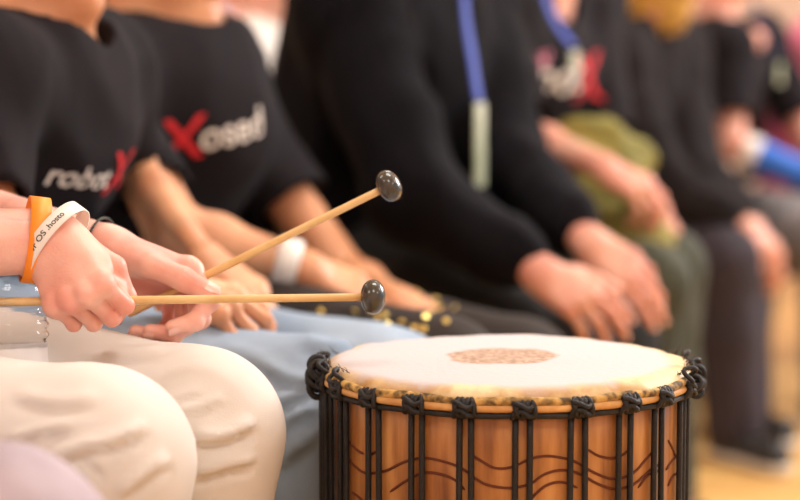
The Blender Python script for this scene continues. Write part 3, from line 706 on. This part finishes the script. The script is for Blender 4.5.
# ---- second row
G2 = 'people in the row further back'
def back_person(x, y, lab, shirt, hair, skin, seed, z=0, legs='dark_navy', face=FW):
    o = lambda a, b, c: V(x, y, 0) + face * a - V(-face.y, face.x, 0) * b + V(0, 0, c + z)
    return person(lab, G2, dict(pelvis=o(0, 0, .54), chest=o(.04, 0, .86), neck=o(.06, 0, 1.0), head=o(.09, 0, 1.15), face=face, shR=o(.04, .17, .94), shL=o(.04, -.17, .94),
        elR=o(.06, .21, .69), elL=o(.06, -.21, .69), wrR=o(.29, .15, .65), wrL=o(.29, -.15, .65), handR=dict(f=face, n=V(0, 0, 1)), handL=dict(f=face, n=V(0, 0, 1)),
        hipR=o(.03, .1, .53), hipL=o(.03, -.1, .53), knR=o(.42, .11, .53), knL=o(.42, -.11, .53), anR=V(*o(.42, .11, 0)[:2], .085), anL=V(*o(.42, -.11, 0)[:2], .085), toe=face), skin=skin, shirt=shirt, legs=legs, hair=hair, seed=seed, res=.009, hres=.004, lres=.009)
back_person(-.30, 3.75, 'person in white shirt behind the first two T-shirts and the hoodie', 'white_shirt', 'hair_brown', 'skin_pink', 101, z=-.06)
back_person(-.50, 4.9, 'person in pale lavender shirt further back between printed T-shirt and hoodie', 'lavender', 'hair_dark', 'skin_pink', 102, z=-.0)
back_person(.42, 5.3, 'person in white shirt behind the lanyard wearers at top centre', 'white_shirt', 'hair_blond', 'skin_pink', 103, z=0.02)

# ---- prints on the shirts
logo(P1, (114, 176), 1.6, at(128, 170, 2.1) - at(78, 205, 1.9), [('robot', 'print_white', 0, 0, 1.0), ('X', 'print_red', 1.75, .05, 1.9)], .036)
logo(P2, (234, 131), 1.0, at(255, 118, 2.55) - at(172, 168, 2.35), [('X', 'print_red', -.95, 0, 2.1), ('e', 'print_white', -1.75, -.1, 1.4), ('osed', 'print_white', 1.0, 0, 1.4)], .038)
logo(P4, (552, 78), 0, at(590, 72, 3.5) - at(510, 90, 3.3), [('robot', 'print_white', -.3, 0, 1.2), ('X', 'print_red', 1.5, -.2, 1.5), ('w', 'print_pink', -.5, .5, .9)], .075)

# ---- lanyards
def lanyard(p, pts, bpt, bdir, bw, bh, w=.012):
    bm = bmesh.new(); pts = spline(pts, 6); fr = p['fr']; prev = None
    for i, q in enumerate(pts):
        t = (pts[min(i + 1, len(pts) - 1)] - pts[max(i - 1, 0)]).normalized(); s_ = t.cross(fr).normalized() * w
        row = [bm.verts.new(q + s_), bm.verts.new(q - s_), bm.verts.new(q - s_ + fr * .002), bm.verts.new(q + s_ + fr * .002)]
        if prev:
            for j in range(4): bm.faces.new((prev[j], prev[(j + 1) % 4], row[(j + 1) % 4], row[j]))
        prev = row
    bmesh.ops.recalc_face_normals(bm, faces=bm.faces); o = bmobj('lanyard', bm, 'blue_strap', p['root'])
    bm = bmesh.new(); up = -Vector(bdir).normalized(); x = up.cross(fr).normalized(); rot = Matrix((x, up, fr)).transposed()
    box_bm(bm, Vector(bpt), (bw, bh, .004), rot, .001); bmobj('badge', bm, 'badge', o)
lanyard(P3, [at(462, -30, 2.88), at(466, 20, 2.86), at(472, 60, 2.85), at(478, 100, 2.84)], at(480, 145, 2.82), (0, 0, -1), .035, .125, w=.017)
lanyard(P4, [at(538, -30, 3.42), at(552, 15, 3.40), at(572, 45, 3.38)], at(575, 60, 3.38), (0, 0, -1), .03, .03, w=.016)
lanyard(P6, [at(752, -5, 4.42), at(765, 30, 4.38), at(778, 58, 4.36)], at(780, 74, 4.35), (0, 0, -1), .045, .05, w=.014)

# ---- olive jacket on the lap
q = Blob(); q.cone(at(600, 150, 3.28), at(625, 165, 3.28), .055, .05, .04); q.cone(at(580, 205, 3.3), at(630, 245, 3.2), .08, .07, .05); q.cone(at(575, 155, 3.32), at(600, 255, 3.25), .06, .06, .04); q.cone(at(635, 230, 3.2), at(642, 265, 3.15), .035, .03, .03)
q.dispf = wrinkle(.012, 40, 5)
tag(link('folded_jacket', mkmesh('folded_jacket', q.mesh(.006)), 'olive'), 'crumpled olive green jacket bunched on a lap under a bare forearm', 'jacket')
# ---- glittering sequins on the dark trousers
tm = P2['trousers'].data; bo = base_of(P2['trousers'])
bvh = BVHTree.FromPolygons([v.co + bo for v in tm.vertices], [tuple(p.vertices) for p in tm.polygons])
rs = random.Random(3); spots = [(408, 284), (379, 318), (370, 330), (426, 318), (416, 328), (392, 326), (356, 312), (436, 300), (350, 330), (398, 305), (446, 322), (366, 302), (322, 312), (420, 296)]
spots += [(rs.uniform(345, 455), rs.uniform(285, 335)) for _ in range(18)]
for x, y in spots:
    dv = (at(x, y, 1) - CAM).normalized(); h = bvh.ray_cast(CAM, dv, 5)
    if h[0] is None: continue
    nn = (h[1] * .4 + V(rs.uniform(-1, 1), rs.uniform(-1, .2), rs.uniform(.2, 1.2))).normalized(); mt = Matrix.Translation(h[0] + h[1] * .002) @ nn.to_track_quat('Z', 'Y').to_matrix().to_4x4()
    bm = bmesh.new(); bmesh.ops.create_cone(bm, cap_ends=True, segments=12, radius1=.0038, radius2=.003, depth=.0008, matrix=mt); bmobj('sequin', bm, 'sequin', P2['trousers'], smooth=False)

# ================================================================== CHAIRS
def chair(c, f, z=.44):
    f = f.normalized(); r = V(f.y, -f.x, 0); root = empty('chair', V(c.x, c.y, 0))
    rot = Matrix((f, r, V(0, 0, 1))).transposed(); c = V(c.x, c.y, 0)
    bm = bmesh.new(); box_bm(bm, c + V(0, 0, z - .03), (.44, .45, .045), rot, .015); bmobj('seat', bm, 'chair_cloth', root)
    bm = bmesh.new(); box_bm(bm, c - f * .25 + V(0, 0, z + .21), (.03, .43, .26), rot, .012); bmobj('backrest', bm, 'chair_cloth', root)
    for sx in (-1, 1):
        bm = bmesh.new(); tube_bm(bm, spline([c + f * .19 + r * sx * .2 + V(0, 0, z - .055), c + f * .2 + r * sx * .21 + V(0, 0, .006)], 4), .011, 10); bmobj('leg', bm, 'chair_metal', root)
        bm = bmesh.new(); tube_bm(bm, spline([c - f * .27 + r * sx * .2 + V(0, 0, z + .32), c - f * .235 + r * sx * .2 + V(0, 0, z - .02), c - f * .27 + r * sx * .21 + V(0, 0, .006)], 5), .011, 10); bmobj('leg', bm, 'chair_metal', root)
    return root
SEAT = [(P0, 'dark chair under the mallet player, hidden past the left edge'), (PA, 'dark chair under the lilac-trousered person'), (P1, 'dark chair under the teenager in faded jeans'), (P2, 'dark chair under the person with arms crossed'),
        (P3, 'dark chair under the person in black hoodie'), (P4, 'dark chair under the person with the olive jacket'), (P5, 'dark chair under the blond person in dark jacket'), (P6, 'dark chair under the person with blue forearm sleeve'), (P7, 'dark chair under the person in pink top')]
for p, lab in SEAT:
    h = (p['P']['hipR'] + p['P']['hipL']) / 2; z = min(.47, h.z - .085 - .0); tag(chair(h + FW * .06, FW, z), lab, 'chair', 'chairs of the front row')

# ================================================================== DRUM
DC = at(507, 357, 1.60); ZT = DC.z
droot = empty('djembe_drum', V(DC.x, DC.y, 0), 'carved orange-brown hand drum with pale hide head and black ropes', 'drum')
ctr = V(DC.x, DC.y, 0)
def dobj(name, bm, m, parent=droot, smooth=True):
    """drum pieces keep the drum's axis as their origin"""
    me = bpy.data.meshes.new(name); bmesh.ops.translate(bm, verts=bm.verts, vec=-ctr); bm.normal_update(); bm.to_mesh(me); bm.free()
    me.materials.append(M[m])
    if smooth:
        for p in me.polygons: p.use_smooth = True
    o = bpy.data.objects.new(name, me); COL.objects.link(o); o.parent = parent; return o
RS = .1475; RZ = ZT - .0165            # shell radius, ring height
bm = bmesh.new(); k = ZT
prof = [(.128, k - .006), (.140, k - .003), (RS, k - .008), (RS, k - .05), (RS - .001, k - .16), (RS - .006, k - .22), (RS - .022, k - .28), (.100, k - .34), (.082, k - .38), (.078, k - .42), (.084, k - .50), (.100, .06), (.112, .006), (.112, 0), (.095, 0), (.08, .1), (.065, k - .42), (.085, k - .35), (.128, k - .2), (.128, k - .006)]
lathe_bm(bm, prof, 96, ctr); sh = dobj('shell', bm, 'wood')
bm = bmesh.new()
def wob(r, z, a):
    if r < .13: return r, z
    w = math.sin(a * 5 + 1) * .5 + math.sin(a * 13) * .3 + noise.noise(V(math.cos(a) * 6, math.sin(a) * 6, z * 40)) * 1.6
    g = min(1, (r - .13) / .02); g2 = 1 if z > ZT - .004 else 1.6
    return r + w * .0010 * g * g2, z + w * .0011 * g * g2
prof = [(0, ZT + .001), (.03, ZT + .001), (.09, ZT + .0005), (.12, ZT), (.135, ZT - .0003), (.143, ZT - .0012), (.148, ZT - .003), (.1515, ZT - .0055), (.1535, ZT - .0085), (.1545, ZT - .0115), (.1535, ZT - .0135), (.150, ZT - .015), (.1478, ZT - .012)]
lathe_bm(bm, prof, 180, ctr, wob); 
bmesh.ops.solidify(bm, geom=list(bm.faces), thickness=.001) if False else None
dobj('drum_head', bm, 'hide')
def circ(r, z, n=160, w=0, ph=0): return [ctr + V((r + w * math.sin(7 * a + ph)) * math.cos(a), (r + w * math.sin(7 * a + ph)) * math.sin(a), z + w * math.sin(11 * a + ph)) for a in [2 * PI * q / n for q in range(n)]]
bm = bmesh.new(); tube_bm(bm, circ(.1540, RZ), .0034, 12, closed=True); dobj('straw_ring', bm, 'ring')
bm = bmesh.new(); tube_bm(bm, circ(.1538, ZT - .0112, w=.0008), .0036, 10, closed=True); dobj('edge_cord', bm, 'cord')
bm = bmesh.new(); tube_bm(bm, circ(.1545, RZ - .0058, w=.0003), .0023, 8, closed=True); dobj('ring_rope', bm, 'rope')
# front of the drum is at -Y; angle 0 faces the camera
def dpos(ang, r, z): a = -PI / 2 + ang; return ctr + V(r * math.cos(a), r * math.sin(a), z)
NP = 22; a0 = math.radians(1.2); st = 2 * PI / NP; rr = random.Random(5)
for i in range(NP):
    a = a0 + st * i + rr.uniform(-.015, .015); deg = math.degrees((a + PI) % (2 * PI) - PI)
    # the knot over the ring
    bm = bmesh.new()
    for j, (da, tw) in enumerate(((-.038, .35), (-.022, -.4), (-.006, .25), (.010, -.35), (.026, .3), (.040, -.3))):
        pts = []
        for q in range(20):
            u = 2 * PI * q / 20; mj = .0052 + .0005 * math.sin(3 * u + j * 2); pts.append(dpos(a + da + tw * .05 * math.sin(u + j), .1542 + mj * math.cos(u), RZ - .0002 + (mj + .0014) * math.sin(u)))
        tube_bm(bm, pts, .0021, 8, closed=True)
    tube_bm(bm, spline([dpos(a - .052, .158, RZ + .005), dpos(a - .02, .1612, RZ + .004), dpos(a + .02, .1616, RZ + .001), dpos(a + .05, .158, RZ + .003)], 5), .0021, 8)
    tube_bm(bm, spline([dpos(a - .05, .158, RZ - .003), dpos(a - .01, .1612, RZ - .001), dpos(a + .02, .1616, RZ - .0045), dpos(a + .048, .158, RZ - .005)], 5), .0021, 8)
    if 60 < abs(deg) < 112:   # the side knots stand up in loose loops
        pts = [dpos(a + .05 * math.cos(u), .158 + .004 * math.sin(2 * u), RZ + .011 + .006 * math.sin(u)) for u in [2 * PI * q / 18 for q in range(18)]]
        tube_bm(bm, pts, .0019, 8, closed=True)
    dobj('knot', bm, 'rope')
    gap = .030 + rr.uniform(-.006, .006)
    for sgn in (-1, 1):
        bm = bmesh.new(); pts = []
        for q in range(15):
            t = q / 14; z = RZ - .004 - t * .272; R = .1515 if t < .55 else .1515 - (t - .55) ** 1.6 * .085
            pts.append(dpos(a + sgn * gap * (1 + .25 * t * (1 if i % 2 else .2)) + (.004 * sgn), R, z))
        tube_bm(bm, pts, .0025, 8); dobj('rope', bm, 'rope')
# the bundle of spare rope on the left side
for j in range(5):
    bm = bmesh.new(); a = math.radians(-79) - j * .036; pts = [dpos(a, .1555 + .001 * (j % 2) - (0 if q < 6 else (q - 6) * .004), RZ - .004 - q * .03) for q in range(9)]
    tube_bm(bm, pts, .0031, 8); dobj('rope', bm, 'rope')
bm = bmesh.new()
for (da, dz, rd, ti) in ((0, .004, .0075, .3), (.02, -.006, .008, 1.2), (-.05, -.002, .0085, 2.0), (-.02, .012, .007, .7), (.06, .010, .007, 1.6), (.03, .004, .009, 2.4), (-.06, -.011, .006, .2)):
    c = dpos(math.radians(-84) + da, .1605, RZ + dz); e1 = V(math.cos(ti), .2, math.sin(ti)).normalized(); e2 = e1.cross(V(.3, -1, .2)).normalized()
    tube_bm(bm, [c + (e1 * math.cos(u) + e2 * math.sin(u)) * rd for u in [2 * PI * q / 18 for q in range(18)]], .0024, 8, closed=True)
dobj('knot', bm, 'rope')
bm = bmesh.new()
for (da, dz, rd, ti) in ((0, .000, .006, .3), (.06, -.003, .006, 1.2), (-.06, .001, .0055, 2.0), (-.11, .003, .0055, .7), (.10, .006, .006, 1.6), (.03, .007, .006, 2.4), (-.04, -.006, .005, .2), (.15, .002, .0055, 1.0)):
    c = dpos(math.radians(78) + da, .1595, RZ + dz); e1 = V(math.cos(ti), .2, math.sin(ti)).normalized(); e2 = e1.cross(V(-.5, -1, .3)).normalized()
    tube_bm(bm, [c + (e1 * math.cos(u) + e2 * math.sin(u)) * rd for u in [2 * PI * q / 18 for q in range(18)]], .0021, 8, closed=True)
dobj('knot', bm, 'rope')
bm = bmesh.new(); tube_bm(bm, circ(.129, RZ - .276), .0038, 10, closed=True); dobj('lower_ring', bm, 'rope')
# carved lines: find where the drawn line meets the shell
def on_shell(px, py):
    d = (at(px, py, 1) - CAM); ox, oy = CAM.x - ctr.x, CAM.y - ctr.y; A = d.x ** 2 + d.y ** 2; B = 2 * (ox * d.x + oy * d.y); C = ox * ox + oy * oy - RS * RS; D = B * B - 4 * A * C
    if D < 0: return None
    return CAM + d * ((-B - math.sqrt(D)) / (2 * A))
LINES = [[(345, 454), (354, 465), (366, 473), (385, 471), (404, 462), (423, 458), (442, 461), (461, 468), (475, 478), (488, 485), (510, 488), (530, 484), (545, 474), (563, 470), (580, 474), (598, 484), (616, 489), (634, 484), (650, 470), (664, 462)],
         [(390, 492), (404, 482), (423, 473), (440, 474), (455, 480), (465, 490)], [(468, 452), (480, 460), (495, 468), (512, 467), (530, 459), (546, 456), (563, 458), (576, 462), (595, 473), (614, 479), (633, 473), (645, 460), (654, 450)],
         [(587, 449), (599, 456), (614, 458), (625, 453), (633, 446)], [(348, 440), (356, 449), (364, 454)], [(366, 456), (374, 453), (382, 448)], [(638, 488), (648, 475), (660, 470)], [(668, 440), (672, 448), (675, 456)], [(666, 470), (671, 462), (677, 455)], [(530, 500), (545, 486), (562, 482), (578, 488)], [(668, 486), (673, 476), (680, 472)], [(352, 492), (360, 498), (366, 505)]]
bm = bmesh.new()
for ln in LINES:
    pts = [on_shell(x, y) for x, y in ln]; pts = [p for p in pts if p is not None]
    sp = spline(pts, 4); tube_bm(bm, sp, [.0004] + [.0011] * (len(sp) - 2) + [.0003], 6)
# the same waves go on round the back
for z0, ph in ((ZT - .075, 0), (ZT - .092, .6)):
    sp = [dpos(a, RS, z0 + .006 * math.sin(a * 9 + ph)) for a in [1.5 + q * (2 * PI - 3.0) / 120 for q in range(121)]]; tube_bm(bm, sp, .00085, 6)
dobj('carved_lines', bm, 'burn', sh)
# bristles left on the hide at the right edge
bm = bmesh.new(); rb = random.Random(9)
for q in range(46):
    a = math.radians(rb.uniform(62, 112) if q < 34 else rb.uniform(-110, -60)); p = dpos(a, .1490 + rb.uniform(0, .004), ZT - .002 - rb.uniform(0, .003)); L = rb.uniform(.004, .013)
    dr = (dpos(a, 1, 0) - ctr).normalized() * rb.uniform(.2, 1) + V(rb.uniform(-.5, .5), rb.uniform(-.5, .5), rb.uniform(.3, 1.3)); dr.normalize()
    tube_bm(bm, [p, p + dr * L * .5, p + dr * L + V(rb.uniform(-.002, .002), 0, rb.uniform(-.001, .001))], [.0004, .0003, .00012], 5)
tag(dobj('bristles', bm, 'rib'), kind='stuff')

# ================================================================== BOTTLE between the player's legs
bb = at(9, 424, 1.512); bax = V(-.04, .12, 1).normalized(); rot = bax.to_track_quat('Z', 'Y').to_matrix()
broot = empty('water_bottle', bb, 'clear ribbed plastic water bottle standing between the player\'s thighs', 'bottle')
def ribs(z): return .0012 * math.sin(z * 2 * PI / .0085) if .018 < z < .105 else 0
pr = [(0, .003)] + [(.025, 0), (.029, .004)] + [(.0335 - .003 * max(0, min(1, (.072 - z) / .02)) + ribs(z), z) for z in [.008 + q * .0017 for q in range(59)]] + [(.0325, .110), (.029, .118), (.022, .127), (.015, .134), (.0125, .139), (.0125, .147)]
inner = [(max(0, r - .0007), z + (.0008 if r < .03 and z < .01 else 0)) for r, z in pr[::-1]]
bm = bmesh.new(); lathe_bm(bm, pr + inner, 48, bb, rot=rot); bmobj('bottle_shell', bm, 'plastic', broot)
bm = bmesh.new(); lathe_bm(bm, [(0, .138), (.0148, .138), (.0150, .149), (.0135, .152), (0, .152)], 32, bb, rot=rot); bmobj('cap', bm, 'cap', broot)
bm = bmesh.new(); lathe_bm(bm, [(.0322, .016), (.0325, .016), (.0325, .064), (.0322, .064), (.0322, .016)], 48, bb, rot=rot); lb = bmobj('label', bm, 'label', broot)
bm = bmesh.new(); 
a = -.62; box_bm(bm, bb + rot @ V(.0328 * math.cos(a), .0328 * math.sin(a), .056), (.0010, .004, .011), rot @ Matrix.Rotation(a, 3, 'Z'))
bmobj('label_print', bm, 'label_blue', lb, smooth=False)

# ================================================================== ROOM
def quad(name, pts, m, n=None):
    bm = bmesh.new(); bm.faces.new([bm.verts.new(p) for p in pts]); o = bmobj(name, bm, m, smooth=False); return tag(o, kind='structure')
quad('floor', [(-6, -3, 0), (7, -3, 0), (7, 9, 0), (-6, 9, 0)], 'floor')
quad('wall_back', [(-6, 9, 0), (7, 9, 0), (7, 9, 3.4), (-6, 9, 3.4)], 'wall')
quad('wall_left', [(-6, -3, 0), (-6, 9, 0), (-6, 9, 3.4), (-6, -3, 3.4)], 'wall')
quad('wall_front', [(-6, -3, 0), (-6, -3, 3.4), (7, -3, 3.4), (7, -3, 0)], 'wall')
quad('ceiling', [(-6, -3, 3.4), (-6, 9, 3.4), (7, 9, 3.4), (7, -3, 3.4)], 'ceiling')
bm = bmesh.new(); box_bm(bm, V(.5, 8.98, .05), (13, .03, .1)); tag(bmobj('baseboard_back', bm, 'baseboard', smooth=False), kind='structure')

# ================================================================== LIGHT
w = bpy.data.worlds.new('daylight'); SC.world = w; w.use_nodes = True
bg = w.node_tree.nodes['Background']; bg.inputs['Color'].default_value = (.80, .88, 1, 1); bg.inputs['Strength'].default_value = .8   # daylight through the open window side on the right
def area(name, loc, aim, sx, sy, power, col):
    l = bpy.data.lights.new(name, 'AREA'); l.shape = 'RECTANGLE'; l.size = sx; l.size_y = sy; l.energy = power; l.color = col
    o = bpy.data.objects.new(name, l); COL.objects.link(o); o.location = loc; o.rotation_euler = (Vector(aim) - Vector(loc)).to_track_quat('-Z', 'Y').to_euler(); return o
for x in (-3, 0.5, 4):
    for y in (-1, 2.2, 5.5): area('ceiling_lamp', (x, y, 3.35), (x, y, 0), 1.2, .6, 49, (1, .965, .93))
area('window_daylight', (3.6, 4.6, 2.3), (0, 1.6, .7), 1.6, 1.4, 185, (1, .98, 1))
SC.view_settings.view_transform = 'Standard'; SC.view_settings.look = 'None'; SC.view_settings.gamma = 1; SC.view_settings.exposure = -0.06
SC.view_settings.use_curve_mapping = False
